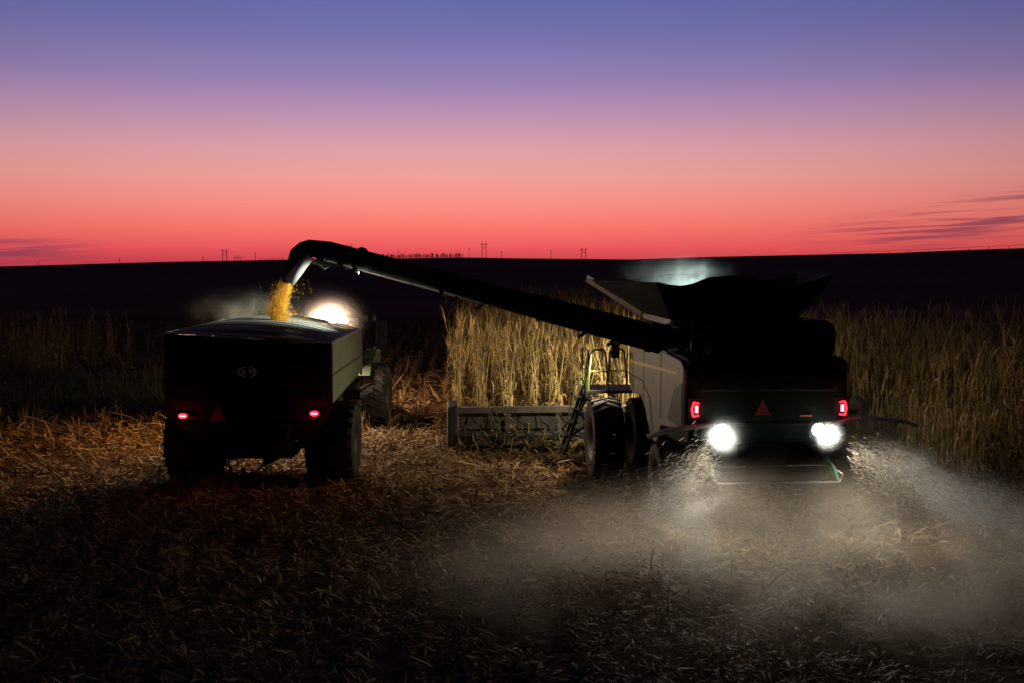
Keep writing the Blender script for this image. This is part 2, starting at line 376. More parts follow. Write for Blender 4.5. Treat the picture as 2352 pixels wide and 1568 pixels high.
# ------------------------------------------------------------------ wheels
def wheel(parent,c,Rr,wd,r0,rimm,lugs=22):
    c=Vector(c)
    m=MB(); m.lathe([(.15*wd,0.01),(.15*wd,.5*r0),(.4*wd,.9*r0),(.46*wd,r0+.015),(-.46*wd,r0+.015),(-.4*wd,.9*r0),(-.15*wd,.5*r0),(-.15*wd,.01)],c,28)
    wl=m.build('wheel',rimm,parent)
    t=MB(); h=wd/2; t.lathe([(-h*.9,r0),(-h,r0+.3*(Rr-r0)),(-h*1.02,Rr-.2),(-h*.95,Rr-.09),(-h*.8,Rr-.05),(0,Rr-.035),(h*.8,Rr-.05),(h*.95,Rr-.09),(h*1.02,Rr-.2),(h,r0+.3*(Rr-r0)),(h*.9,r0)],c,48)
    for s in (-1,1):
        for k in range(lugs):
            a=2*math.pi*(k+(.5 if s>0 else 0))/lugs; th=.055; sk=.20
            def P(x,ang,r): return c+Vector((x,r*math.cos(ang),r*math.sin(ang)))
            ri=Rr-.07
            q=[P(s*-.03,a,ri),P(s*h*.98,a+sk,ri-.05),P(s*h*.98,a+sk+th*1.4,ri-.05),P(s*-.03,a+th,ri),
               P(s*-.03,a,Rr),P(s*h*.98,a+sk,Rr-.03),P(s*h*.98,a+sk+th*1.4,Rr-.03),P(s*-.03,a+th,Rr)]
            t.hexa(q)
    t.build('tyre',M['rubber'],wl)
    return wl
def txt(s,name,m,parent,loc,size,rot):
    c=bpy.data.curves.new(name,'FONT'); c.body=s; c.size=size; c.extrude=.004; c.align_x='CENTER'; c.align_y='CENTER'; c.shear=.3
    t=bpy.data.objects.new('tmp',c); COL.objects.link(t); dg=bpy.context.evaluated_depsgraph_get(); dg.update()
    me=bpy.data.meshes.new_from_object(t.evaluated_get(dg)); bpy.data.objects.remove(t)
    me.materials.clear(); me.materials.append(m); o=link(name,me,parent); o.location=loc; o.rotation_euler=rot; return o

# ------------------------------------------------------------------ combine
YAW=R(4.2); C0=Vector((5.09,21.4,0)); CB=empty('combine_harvester',C0,YAW)
tag(CB,'large dark green combine harvester with glowing rear lamps unloading through its long auger','combine harvester')
RI=Matrix.Rotation(-YAW,3,'Z'); RF=Matrix.Rotation(YAW,3,'Z')
def LC(px_,py_,D): return RI@(at(px_,py_,D)-C0)
def WC(x,y,z): return tuple(C0+RF@Vector((x,y,z)))
MB().prism([(.06,1.72),(0,2.1),(0,3.0),(.08,3.28),(.3,3.40),(2.8,3.42),(2.8,1.5),(.7,1.55)],-1.6,1.6,'x').build('rear_hood',M['dgreen'],CB,bevel=.07)
m=MB(); m.box(-1.38,1.38,-.02,.02,2.75,3.12); m.build('rear_door',M['black'],CB,bevel=.02)
m=MB()
for k in range(6): m.box(-1.3,1.3,-.045,-.015,2.79+k*.055,2.81+k*.055)
m.build('grille',M['black'],CB)
MB().box(-1.2,1.2,-.04,.02,2.06,2.12).build('bumper_rail',M['black'],CB,bevel=.01)
MB().prism([(.55,3.4),(.5,3.85),(.62,4.02),(.9,4.08),(5.6,4.05),(5.6,3.4)],-1.05,1.55,'x').build('engine_deck',M['dgreen'],CB,bevel=.09)
m=MB()
for k in range(9): m.box(-.9+k*.27,-.72+k*.27,.5,.56,3.5,3.8)
m.build('engine_grille',M['black'],CB)
MB().prism([(2.3,3.4),(2.3,3.9),(5.6,3.9),(5.6,3.4)],-1.55,-1.05,'x').build('tank_shoulder',M['dgreen'],CB,bevel=.05)
MB().prism([(2.6,1.3),(2.6,3.4),(6.0,3.4),(6.0,1.9),(5.2,1.2)],-1.45,1.45,'x').build('threshing_body',M['dgreen'],CB,bevel=.04)
for s in (-1,1):
    sp_poly=[(.15,1.95),(.12,3.2),(.4,3.33),(3.0,3.40),(6.05,3.55),(6.12,2.3),(5.6,2.05),(4.6,2.15),(3.9,1.85),(3.5,1.35),(2.7,1.25),(2.2,1.75),(1.2,1.85)]
    p=MB().prism(sp_poly,s*1.62,s*1.70,'x').build('side_panel',M['panel'],CB,bevel=.03)
    MB().prism([(.6,3.02),(.6,3.08),(6.05,2.86),(6.05,2.78)],s*1.702,s*1.712,'x').build('yellow_stripe',M['yellow'],p)
    MB().prism([(.2,2.0),(.2,2.9),(.9,2.7),(1.5,2.0)],s*1.702,s*1.714,'x').build('lower_panel',M['green'],p,bevel=.003)
    m=MB()
    for yy in (2.2,4.1): m.box(min(s*1.70,s*1.708),max(s*1.70,s*1.708),yy,yy+.03,1.9,3.35)
    m.tube([(s*1.70,3.0,1.5),(s*1.70,3.4,2.2),(s*1.70,4.3,2.5),(s*1.70,6.0,2.5)],.014,5)
    m.build('panel_seam',M['black'],p)
for s in (-1,1):
    x=1.47*s
    m=MB(); m.tube([(x+s*.06,-.035,2.26),(x+s*.09,-.035,2.4),(x+s*.05,-.035,2.54)],.02,6); m.tube([(x+s*.06,-.035,2.26),(x-s*.05,-.035,2.28)],.016,6); m.tube([(x+s*.05,-.035,2.54),(x-s*.05,-.035,2.52)],.016,6)
    t=m.build('tail_light',M['redlens'],CB)
    MB().box(x-.02,x+.03,-.05,-.03,2.34,2.47).build('led_core',M['redcore'],t)
    MB().box(x-.14,x+.14,-.02,.02,2.18,2.62).build('light_housing',M['black'],t)
    lamp('tail_lamp','POINT',(x,-.22,2.4),2.5,(1,.03,.05),CB,size=.05)
    xw=.98*s; z=1.98
    hou=MB().box(xw-.17,xw+.17,-.10,.06,z-.14,z+.14).build('work_light',M['black'],CB,bevel=.02)
    MB().lathe([(-.13,.001),(-.13,.12),(-.09,.13)],(xw,0,z),16,'y').build('lens',M['white_lens'],hou)
    lamp('work_or_fill_lamp','SPOT',(xw,-.30,z),800 if s<0 else 740,(1,.96,.86),CB,target=(xw+s*2.2,-4.2,.3),size=.09,cone=140,blend=1)
    if s<0: pts=[(-1.2,-.05,2.1),(-1.6,-.1,2.06),(-2.1,-.1,1.99),(-2.45,-.1,1.88)]
    else: pts=[(1.2,-.05,2.05),(1.55,-.1,2.17),(2.1,-.1,2.20),(2.7,-.1,2.13),(2.95,-.1,2.05)]
    m=MB()
    for i in range(len(pts)-1): m.bar(pts[i],pts[i+1],.2,.07)
    m.build('marker_arm',M['steel'],CB,bevel=.01)
    MB().tube([(s*1.45,-.04,2.12),(s*1.52,-.12,1.9),(s*1.25,-.14,1.83)],.02,6).build('arm_bracket',M['dsteel'],CB)
MB().prism([(-.30,2.28),(.02,2.28),(-.14,2.58)],-.045,-.03,'y').build('warning_triangle',M['triangle'],CB)
MB().box(.62,.86,-.045,-.025,2.24,2.27).build('side_marker',M['orange'],CB)
MB().prism([(.75,1.0),(.7,1.6),(1.4,1.75),(1.9,1.1),(1.2,.9)],-1.0,1.0,'x').build('straw_chopper',M['fabric'],CB,bevel=.03)
MB().prism([(.12,.95),(.16,1.72),(.9,1.72),(.9,.95)],-.42,.42,'x').build('discharge_chute',M['fabric'],CB,bevel=.02)
m=MB(); m.tube([(-1.28,-.65,1.20),(-1.2,-.70,1.05),(1.2,-.70,1.05),(1.28,-.65,1.20),(1.3,.15,1.22),(-1.3,.15,1.22)],.018,6,closed=True)
m.build('spreader_frame',M['steel'],CB)
m=MB(); m.hexa([(-1.05,-.30,1.0),(1.05,-.30,1.0),(1.1,.2,1.06),(-1.1,.2,1.06),(-1.05,-.30,1.02),(1.05,-.30,1.02),(1.1,.2,1.08),(-1.1,.2,1.08)])
m.build('spreader_tray',M['fabric'],CB)
for s in (-1,1):
    MB().prism([(-.62,1.06),(.1,1.16),(.1,1.40),(-.35,1.28)],s*1.2,s*1.24,'x').build('tray_fin',M['green'],CB)
    MB().lathe([(.96,.01),(.96,.42),(.98,.42),(.98,.01)],(s*.55,-.0,0),24,'z').build('spreader_disc',M['black'],CB)
for s in (-1,1):
    wheel(CB,(s*2.46,5.2,1.0),1.0,.74,.52,M['rim'],24)
    wheel(CB,(s*1.48,5.2,1.0),1.0,.72,.52,M['rim'],24)
    wheel(CB,(s*1.7,1.4,.78),.78,.6,.38,M['rim'],20)
MB().box(-1.6,1.6,5.0,5.4,.85,1.15).build('front_axle',M['dsteel'],CB)
MB().tube([(-1.6,1.4,.78),(1.6,1.4,.78)],.12,8).build('rear_axle',M['dsteel'],CB)
MB().box(-1.5,1.2,2.0,2.06,3.9,4.06).box(-1.5,1.5,5.24,5.3,3.9,4.06).box(-1.5,-1.44,2.06,5.24,3.9,4.06).bar((1.2,2.03,3.98),(1.47,5.27,3.98),.06,.16).build('tank_rim',M['dsteel'],CB)
def sheet(q):
    m=MB(); n=len(q[0]); r=len(q); vs=[p for row in q for p in row]
    fs=[(i*n+j,i*n+j+1,(i+1)*n+j+1,(i+1)*n+j) for i in range(r-1) for j in range(n-1)]
    return m.add(vs,fs)
zt=4.06
rear_top=[(-1.95,1.55,4.85),(-1.7,1.5,4.80),(-1.45,1.5,4.77),(-1.2,1.5,4.81),(-.85,1.45,4.95),(-.45,1.42,4.985),(.02,1.42,4.98),(.35,1.45,4.88),(.7,1.5,4.79),(1.05,1.5,4.79),(1.45,1.52,4.88),(1.85,1.55,5.01)]
rear_bot=[(-1.5+2.7*i/11,2.0,zt-.02) for i in range(12)]
mid=[tuple((a_*.5+b_*.5) for a_,b_ in zip(p,q)) for p,q in zip(rear_top,rear_bot)]
mid=[(x,y-.03,z-.05) for x,y,z in mid]
def solid(o,t=.03):
    md=o.modifiers.new('solid','SOLIDIFY'); md.thickness=t; return o
solid(sheet([rear_bot,mid,rear_top]).build('rear_tank_cover',M['fabric'],CB,recalc=False))
front_top=[(x*1.4,5.95,z) for x,y,z in rear_top]; front_bot=[(-1.5+3*i/11,5.3,zt-.02) for i in range(12)]
solid(sheet([front_bot,front_top]).build('front_tank_cover',M['fabric'],CB,recalc=False))
solid(sheet([[(-1.5,2.0,zt),(-1.5,5.3,zt)],[(-1.95,1.55,4.85),(-2.73,5.95,4.85)]]).build('side_tank_cover',M['fabric'],CB,recalc=False))
solid(sheet([[(1.2,2.0,zt),(1.5,5.3,zt)],[(1.85,1.55,5.01),(2.6,5.95,5.01)]]).build('side_tank_cover',M['fabric'],CB,recalc=False))
for s in (-1,1):
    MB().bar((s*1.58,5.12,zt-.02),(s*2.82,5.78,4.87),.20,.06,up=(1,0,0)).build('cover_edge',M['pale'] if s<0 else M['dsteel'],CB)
m=MB(); m.lathe([(3.9,1.9),(4.1,1.2),(4.3,.5),(4.38,.01)],(0,3.65,0),24,'z'); gp=m.build('tank_grain',M['grain'],CB); gp.scale=(.66,.80,1)
gp.location=(-.1,3.65*.2,0)
lamp('tank_lamp','POINT',(-1.05,2.3,4.66),150,(.84,1,.95),CB,size=.08)
MB().box(-1.15,-.95,2.24,2.36,4.38,4.48).build('tank_light',M['black'],CB)
m=MB()
for k in range(14):
    p=[Vector((-1.55+random.uniform(0,.6),.55+random.uniform(0,1.2),3.42+random.uniform(0,.1)))]
    for q in range(5): p.append(p[-1]+Vector((random.uniform(-.16,.18),random.uniform(-.12,.2),random.uniform(-.06,.13))))
    m.tube(p,random.uniform(.01,.022),6)
m.build('hydraulic_hose',M['dsteel'],CB)
MB().tube([(-1.4,.7,3.42),(-1.35,.75,3.75),(-1.1,.8,3.85)],.05,8).build('coolant_pipe',M['dsteel'],CB)
MB().prism([(6.1,1.8),(6.1,3.45),(7.9,3.5),(8.2,2.6),(7.8,1.8)],-.95,.95,'x').build('cab',M['glass'],CB,bevel=.05)
MB().box(-1.05,1.05,5.95,8.1,3.46,3.72).build('cab_roof',M['green'],CB,bevel=.08)
for s in (-1,1):
    for k in range(3):
        x=s*(.35+k*.27)
        wl=MB().box(x-.09,x+.09,8.1,8.2,3.52,3.66).build('headlight',M['black'],CB)
        MB().lathe([(8.22,.001),(8.21,.06)],(x,0,3.59),12,'y').build('lens',M['white_lens'],wl)
    MB().tube([(s*.95,7.9,3.4),(s*1.7,8.1,3.4),(s*1.7,8.1,2.9)],.02,6).box(s*1.7-.11,s*1.7+.11,8.08,8.13,2.7,3.1).build('mirror',M['black'],CB)
MB().box(-2.72,-1.0,6.3,7.7,1.96,2.03).box(-2.74,-2.66,6.25,7.75,1.85,2.03).build('platform',M['dsteel'],CB)
def rail(pts):
    m=MB(); m.tube(pts,.027,8)
    a_,b_=Vector(pts[0]),Vector(pts[-1]); tl,tr=Vector(pts[1]),Vector(pts[-2])
    m.tube([a_.lerp(tl,.52),b_.lerp(tr,.52)],.017,6)
    m.build('handrail',M['rail'],CB)
for (xa,y_) in ((-2.72,6.35),(-2.22,6.45)):
    rail([(xa,y_,2.0),(xa+.1,y_,3.0),(xa+.17,y_,3.07),(xa+.40,y_,3.07),(xa+.46,y_,3.0),(xa+.56,y_,2.0)])
rail([(-1.6,6.3,2.0),(-1.6,6.3,3.0),(-1.55,6.3,3.08),(-1.3,6.3,3.08),(-1.25,6.3,3.0),(-1.25,6.3,2.0)])
rail([(-2.68,6.4,2.0),(-2.68,6.4,2.95),(-2.68,6.5,3.05),(-2.68,7.5,3.05),(-2.68,7.6,2.95),(-2.68,7.6,2.0)])
m=MB()
top=Vector((-2.72,6.9,2.0)); bot=Vector((-3.28,6.9,.38))
for dy in (-.28,.28): m.bar(top+Vector((0,dy,0)),bot+Vector((0,dy,0)),.09,.06,up=(0,1,0))
m.build('ladder',M['dsteel'],CB)
for k in range(5):
    p=top.lerp(bot,(k+.6)/5); MB().box(p.x-.16,p.x+.12,p.y-.27,p.y+.27,p.z-.02,p.z+.02).build('step',M['steel'],CB)
MB().tube([(-2.7,6.5,2.05),(-2.85,6.5,2.35),(-3.0,6.5,2.2),(-3.2,6.55,1.2),(-3.3,6.6,1.0)],.026,6).build('ladder_rail',M['rail'],CB)
MB().tube([(-2.6,6.55,1.95),(-2.9,6.5,1.5),(-2.7,6.5,1.15),(-3.1,6.5,.85),(-3.3,6.6,.35)],.045,6).build('ladder_arm',M['dsteel'],CB)
MB().prism([(6.2,1.4),(6.2,2.0),(9.1,1.1),(9.1,.4)],-.75,.75,'x').build('feeder_house',M['green'],CB,bevel=.03)
# corn header
hf=MB()
hf.box(-6.1,5.6,9.1,9.18,.28,.62); hf.box(-6.1,5.6,8.96,9.2,.2,.34); hf.box(-6.1,5.6,8.92,9.16,1.12,1.28)
for k in range(9):
    x=-6.0+k*11.5/8; hf.box(x-.06,x+.06,8.95,9.14,.3,1.14)
hf.box(-6.1,5.6,9.2,10.1,.22,.26)
HD=hf.build('corn_header',M['headsteel'],CB)
m=MB()
for k in range(8):
    x=-6.0+k*1.4375
    m.prism([(x+.08,.60),(x+1.36,.60),(x+1.36,1.12),(x+.08,1.12)],9.10,9.16,'y'); m.prism([(x+.25,.66),(x+1.2,.66),(x+1.1,1.0),(x+.35,1.0)],9.04,9.11,'y')
m.build('back_sheet',M['headsteel'],HD)
MB().tube([(-5.9,8.88,.5),(5.5,8.88,.5)],.06,8).build('drive_shaft',M['dsteel'],HD)
m=MB()
for k in range(7):
    x=-5.6+k*.62; m.tube([(x,8.93,1.1),(x+.1,8.8,.9),(x+.3,8.86,.75),(x+.35,8.93,.5)],.018,5)
m.build('hydraulic_hose',M['black'],HD)
for k in range(5):
    x=-5.5+k*.76; MB().box(x-.12,x+.12,8.82,9.04,.34,.6).build('gearbox',M['dsteel'],HD,bevel=.03)
m=MB(); m.tube([(-5.9,9.65,.62),(5.4,9.65,.62)],.16,12)
for s in (-1,1):
    pr=[]
    for i in range(260):
        t=i/259; a_=t*40; pr.append((s*(5.4-4.7*t)-.25,9.65+.27*math.cos(a_),.62+.27*math.sin(a_)))
    m.tube(pr,.03,4)
m.build('cross_auger',M['dsteel'],HD)
nn=520; xx=RN.uniform(-6.0,-1.5,nn); P=np.stack([xx,RN.uniform(8.6,9.3,nn),.2+np.abs(RN.normal(0,.5,nn))*np.exp(-(xx+4.9)**2/1.3)+RN.exponential(.12,nn)],-1)
V,Q=strips(P,RN.uniform(.15,.5,nn),RN.uniform(.012,.035,nn),RN.uniform(0,6.28,nn),RN.normal(.2,.7,nn),RN.normal(.1,.3,nn))
tag(link('caught_leaves',npmesh('caught_leaves',V,Q,M['corn']),HD),kind='stuff')
for k in range(17):
    x=-6.1+k*.731
    if k in (0,16):
        MB().prism([(8.9,.2),(8.9,1.3),(9.5,1.42),(10.6,1.0),(11.5,.25)],x-.13,x+.13,'x').build('end_shield',M['dsteel'],HD,bevel=.04)
    else:
        q=[(x-.24,9.9,.45),(x+.24,9.9,.45),(x+.2,10.6,.3),(x-.2,10.6,.3),(x-.1,9.9,.85),(x+.1,9.9,.85),(x+.08,10.6,.62),(x-.08,10.6,.62)]
        m=MB().hexa(q); o_=[q[3],q[2],q[6],q[7],(x,11.35,.14)]
        m.add(o_,[(0,1,4),(1,2,4),(2,3,4),(3,0,4)])
        m.build('snout',M['headsteel'],HD)
# unloading auger
A0=LC(1520,782,23.9); A1=LC(760,580,27.3)
MB().tube([A0+Vector((.35,.1,-.9)),A0+Vector((.3,.1,-.15)),A0+Vector((.1,.03,.03)),A0+Vector((-.25,.05,.09))],[.33,.34,.33,.31],16).build('auger_turret',M['dgreen'],CB,smooth=True)
ax=(A1-A0).normalized()
AG=MB().tube([A0,A0.lerp(A1,.33),A0.lerp(A1,.34),A1],[.30,.29,.275,.26],18).build('unloading_auger',M['dgreen'],CB,smooth=True)
for t in (.03,.33,.62,.9):
    MB().tube([A0.lerp(A1,t)-ax*.04,A0.lerp(A1,t)+ax*.04],.325,16).build('auger_flange',M['dgreen'],AG)
m=MB(); m.tube([A0.lerp(A1,.05)+Vector((0,-.22,.24)),A0.lerp(A1,.5)+Vector((0,-.2,.23)),A0.lerp(A1,.85)+Vector((0,-.2,.22))],.022,6)
m.build('auger_hose',M['black'],AG)
for t in (.12,.2,.5,.58,.72):
    p=A0.lerp(A1,t); MB().bar(p+Vector((0,0,.24)),p+Vector((-.18,0,.36)),.03,.05).build('auger_bracket',M['dsteel'],AG)
    MB().bar(p+Vector((-.05,-.1,-.24)),p+Vector((-.25,-.1,-.36)),.03,.08).build('auger_bracket',M['dsteel'],AG)
D=27.3
hd=[(742,606),(765,556),(712,551),(690,558),(670,575),(660,610),(649,645),(664,652),(690,606),(705,590),(725,592)]
q=[LC(x,y,D) for x,y in hd]; n=len(q); off=Vector((0,.27,0))
m=MB(); m.add([p-off for p in q]+[p+off for p in q],[list(range(n)),list(range(2*n-1,n-1,-1))]+[(i,(i+1)%n,n+(i+1)%n,n+i) for i in range(n)])
m.build('auger_head',M['black'],AG,bevel=.03)
m=MB(); m.tube([LC(716,590,D),LC(700,606,D),LC(668,647,D)],[.11,.13,.15],14,caps=False)
o=m.build('spout',M['pale'],AG,smooth=True,recalc=False); solid(o,.01); o.location=(0,-.32,0)
m=MB()
m.bar(LC(715,597,D-.3),LC(826,620,D-.3),.04,.06); m.bar(LC(718,606,D-.3),LC(780,614,D-.3),.04,.03); m.bar(LC(705,585,D-.3),LC(722,604,D-.3),.05,.09)
m.tube([LC(722,600,D-.3),LC(745,618,D-.3),LC(775,606,D-.3),LC(800,620,D-.3)],.015,6)
m.build('spout_linkage',M['litgreen'],AG)
hl=MB().box(-.06,.06,-.05,.05,-.04,.04).build('auger_light',M['black'],AG); hl.location=LC(830,628,D-.35)
MB().box(-.064,-.062,-.04,.04,-.03,.03).build('lens',M['white_lens'],hl)
lp=LC(818,640,D-.55); lamp('auger_lamp','SPOT',lp,420,(.90,1,.86),CB,target=LC(630,725,D-.1),size=.05,cone=90,blend=.8)
lamp('headlight_lamp','SPOT',(-.7,8.35,3.55),2900,(1,.85,.56),CB,target=(-2.0,13,.8),size=.25,cone=126,blend=1)
lamp('headlight_lamp','SPOT',(.7,8.35,3.55),900,(1,.85,.60),CB,target=(3.4,15,.4),size=.25,cone=124,blend=1)
lamp('side_lamp','SPOT',(-2.35,6.15,2.9),620,(1,.80,.55),CB,target=(-6.0,4.3,.2),size=.1,cone=140,blend=.9)
lamp('side_lamp','SPOT',(1.25,6.15,3.75),520,(1,.80,.50),CB,target=(8.0,4.0,.2),size=.1,cone=125,blend=1)
lamp('header_fill','SPOT',(-2.9,7.2,2.4),110,(1,.90,.75),CB,target=(-4.0,9.2,.6),size=.06,cone=140,blend=1)  # added fill without a housing, brightens header back and ladder

# ------------------------------------------------------------------ grain cart
K0=Vector((-5.98,24.5,0)); KY=R(.7); GC=empty('grain_cart',K0,KY); tag(GC,'large dark green two-wheeled grain cart with a ribbed tarp and two red tail lights','grain cart')
zl,zr=3.62,3.40; Lb=5.4; wb=1.87
def wall(pts,name,m,th=.05):
    mm=MB(); mm.add(pts,[list(range(len(pts)))]); o=mm.build(name,m,GC,recalc=False); solid(o,th); return o
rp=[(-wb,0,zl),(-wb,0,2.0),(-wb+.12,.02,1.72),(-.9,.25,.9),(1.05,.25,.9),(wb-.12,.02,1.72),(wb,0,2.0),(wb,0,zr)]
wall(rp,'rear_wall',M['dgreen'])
for s in (-1,1):
    z=zl if s<0 else zr
    o=wall([(s*wb,.02,z),(s*wb,Lb,z),(s*wb,Lb,2.35),(s*wb,.02,2.1)],'side_wall',M['litgreen'])
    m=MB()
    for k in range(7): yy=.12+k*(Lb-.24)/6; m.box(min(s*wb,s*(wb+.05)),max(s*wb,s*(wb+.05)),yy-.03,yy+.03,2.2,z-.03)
    m.build('side_rib',M['litgreen'],o)
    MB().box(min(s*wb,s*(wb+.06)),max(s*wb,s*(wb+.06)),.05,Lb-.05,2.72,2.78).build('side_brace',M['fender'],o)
    wall([(s*(wb-.01),.04,2.1),(s*(wb-.01),Lb,2.35),(s*.7,Lb-1.2,.9),(s*1.0,.3,.9)],'hopper_slope',M['dgreen'])
    MB().tube([(s*wb,-.02,z+.02),(s*wb,Lb,z+.02)],.055,8).build('top_rail',M['pale'] if s<0 else M['litgreen'],GC)
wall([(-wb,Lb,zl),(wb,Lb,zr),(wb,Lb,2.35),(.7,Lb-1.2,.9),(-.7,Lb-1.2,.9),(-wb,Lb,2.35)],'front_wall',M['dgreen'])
MB().bar((-wb,-.03,zl),(wb,-.03,zr),.07,.09).build('rear_rail',M['dgreen'],GC)
MB().box(-1.6,1.6,-.05,-.02,2.16,2.24).box(-1.6,1.6,-.045,-.02,3.02,3.08).box(-.04,.04,-.045,-.02,2.24,3.02).build('rear_brace',M['dgreen'],GC)
def tz(x,y):
    t=(x+wb)/(2*wb); return zl+(zr-zl)*t+.04+.26*(1-(2*t-1)**2)*min(1,.25+y/1.6)
rows_=[]
for j in range(41):
    y=.0+3.3*j/40; sag=.035*(1-abs(math.cos(math.pi*y/.55)))
    rows_.append([(-wb-.02+ (2*wb+.04)*i/16,y,tz(-wb+2*wb*i/16,y)-sag*(1-(i/8-1)**4)) for i in range(17)])
solid(sheet(rows_).build('tarp',M['tarp'],GC,smooth=True),.012)
for j in range(10):
    y=.02+.55*j
    MB().tube([(-wb+2*wb*i/12,y,tz(-wb+2*wb*i/12,y)+(.012 if j<7 else -.0)) for i in range(13)],.024,6).build('tarp_bow',M['tin'] if 'tin' in M else M['pale'],GC)
for s in (-1,1): wheel(GC,(s*1.66,1.75,.97),.97,1.14,.42,M['rim'],20)
MB().box(-1.3,1.3,1.6,1.9,.8,1.05).box(-.55,-.4,.3,6.4,.75,.95).box(.4,.55,.3,6.4,.75,.95).bar((-.48,6.4,.85),(0,8.6,.6),.14,.18).bar((.48,6.4,.85),(0,8.6,.6),.14,.18).build('chassis',M['dsteel'],GC)
MB().prism([(-.75,.78),(.9,.78),(1.05,.95),(-.9,.95)],.3,3.8,'y').prism([(.25,.6),(.55,.72),(.9,.95),(.25,.95)],.3,.4,'y').build('hopper_bottom',M['dgreen'],GC)
MB().bar((.95,.0,1.6),(.75,.15,.85),.06,.03).bar((1.1,.0,1.25),(.75,.1,1.0),.2,.03).box(.6,.8,0,.06,1.0,1.15).build('clean_out_door',M['fender'],GC)
MB().tube([(-1.1,Lb+.2,.9),(-1.5,Lb+.4,2.2),(-1.7,Lb+.1,3.3),(-1.6,Lb-1.3,3.5)],.2,12).build('unload_pipe',M['dgreen'],GC)
MB().box(-1.55,1.55,-.09,-.03,1.74,1.82).build('light_bar',M['black'],GC)
for x,z in ((-1.45,1.83),(1.51,1.88)):
    h=MB().box(x-.13,x+.13,-.11,-.04,z-.07,z+.07).build('tail_light',M['black'],GC)
    rl=MB().lathe([(-.13,.001),(-.125,.05),(-.11,.06)],(0,0,0),16,'y').build('red_lens',M['redlens'],h); rl.location=(x,0,z); rl.scale=(1.7,1,1)
    m=MB()
    for i in range(3): m.box(x-.06+i*.045,x-.03+i*.045,-.14,-.132,z-.015,z+.015)
    m.build('led_core',M['redcore'],h)
    lamp('tail_lamp','POINT',(x,-.28,z),6,(1,.02,.05),GC,size=.04)
MB().prism([(-.84,1.72),(-.48,1.72),(-.66,2.08)],-.125,-.115,'y').build('warning_triangle',M['triangle2'],GC)
em=MB().tube([(.0+.2*math.cos(t*2*math.pi/28),-.035,2.82+.115*math.sin(t*2*math.pi/28)) for t in range(28)],.01,5,closed=True).build('emblem',M['decal'],GC)
txt('J&M','emblem_lettering',M['decal'],em,(0,-.036,2.82),.17,(math.pi/2,0,0))
rows_=[]
for j in range(25):
    y=.2+(Lb-.4)*j/24
    rows_.append([(-1.8+3.6*i/20,y,3.05+.62*math.exp(-((-1.8+3.6*i/20)-.15)**2/.9-(y-2.95)**2/2.0)+.02*math.sin(i*3.1+j*1.7)) for i in range(21)])
gh=sheet(rows_).build('grain_heap',M['grain'],None,smooth=True,recalc=False); gh.location=K0; gh.rotation_euler=(0,0,KY)
tag(gh,'golden heap of shelled maize filling the open grain cart','grain',kind='stuff')
D=27.3; top=at(657,646,D); bot=at(643,765,D)
n=26000; t=RN.rand(n)**.95; ctr=np.array(top)[None]*(1-t)[:,None]+np.array(bot)[None]*t[:,None]
ctr[:,0]+= -.10*np.sin(t*math.pi)+.02*np.sin(t*9)
sg=.085+.075*t; off=RN.normal(0,1,(n,3)); off[:,2]=0
P=ctr+off*sg[:,None]*np.array([.8,.8,0]); P[:,2]+=RN.normal(0,.03,n)
out=RN.rand(n)<.03; P[out,:2]+=RN.normal(0,.28,(out.sum(),2))
V,Q=strips(P,RN.uniform(.012,.05,n),RN.uniform(.010,.018,n),RN.uniform(0,6.28,n),R(90)+RN.normal(0,.35,n),np.zeros(n),seg=1)
fg=link('falling_grain',npmesh('falling_grain',V,Q,M['grain'])); tag(fg,'golden stream of shelled maize falling from the auger spout into the cart','grain',kind='stuff')

# ------------------------------------------------------------------ tractor
T0=Vector((-5.75,34.6,0)); TR=empty('tractor',T0,R(-1)); tag(TR,'dark green tractor with bright rear cab lamps pulling the grain cart','tractor')
for s in (-1,1):
    wheel(TR,(s*1.42,.0,1.05),1.05,.76,.5,M['rim'],22)
    wheel(TR,(s*1.15,3.0,.75),.75,.5,.4,M['rim'],20)
    MB().prism([(1.15*math.cos(a_*math.pi/10),1.1+1.15*math.sin(a_*math.pi/10)) for a_ in range(2,9)]+[(1.10*math.cos(a_*math.pi/10),1.1+1.10*math.sin(a_*math.pi/10)) for a_ in range(8,1,-1)],min(s*.85,s*1.35),max(s*.85,s*1.35),'x').build('fender',M['fender'],TR)
MB().box(-.45,.45,-.9,3.4,.7,1.3).box(-.12,.12,-1.6,-.8,.5,.7).build('chassis',M['dsteel'],TR)
MB().tube([(-1.4,0,1.05),(1.4,0,1.05)],.15,10).build('rear_axle',M['dsteel'],TR)
MB().prism([(1.2,1.3),(1.2,2.15),(3.6,2.0),(3.9,1.7),(3.9,1.2)],-.5,.5,'x').build('hood',M['green'],TR,bevel=.08)
MB().prism([(-.65,1.5),(-.75,2.2),(-.5,3.3),(1.1,3.3),(1.3,1.4)],-.85,.85,'x').build('cab',M['glass'],TR,bevel=.04)
MB().prism([(.3,1.9),(.3,2.25),(.7,2.45),(1.6,2.4),(1.6,1.9)],.9,1.35,'x').build('fuel_tank',M['fender'],TR,bevel=.05)
m=MB()
for s in (-1,1):
    m.bar((s*.86,-.76,2.2),(s*.86,-.5,3.3),.08,.08); m.bar((s*.86,1.3,1.4),(s*.86,1.1,3.3),.07,.07); m.bar((s*.86,-.66,1.5),(s*.86,-.76,2.2),.08,.08)
m.build('cab_frame',M['dgreen'],TR)
MB().box(-.98,.98,-.7,1.3,3.3,3.52).build('cab_roof',M['green'],TR,bevel=.07)
MB().tube([(1.15,1.35,1.6),(1.15,1.35,3.4),(1.15,1.25,3.55)],.09,10).build('exhaust_pipe',M['dsteel'],TR)
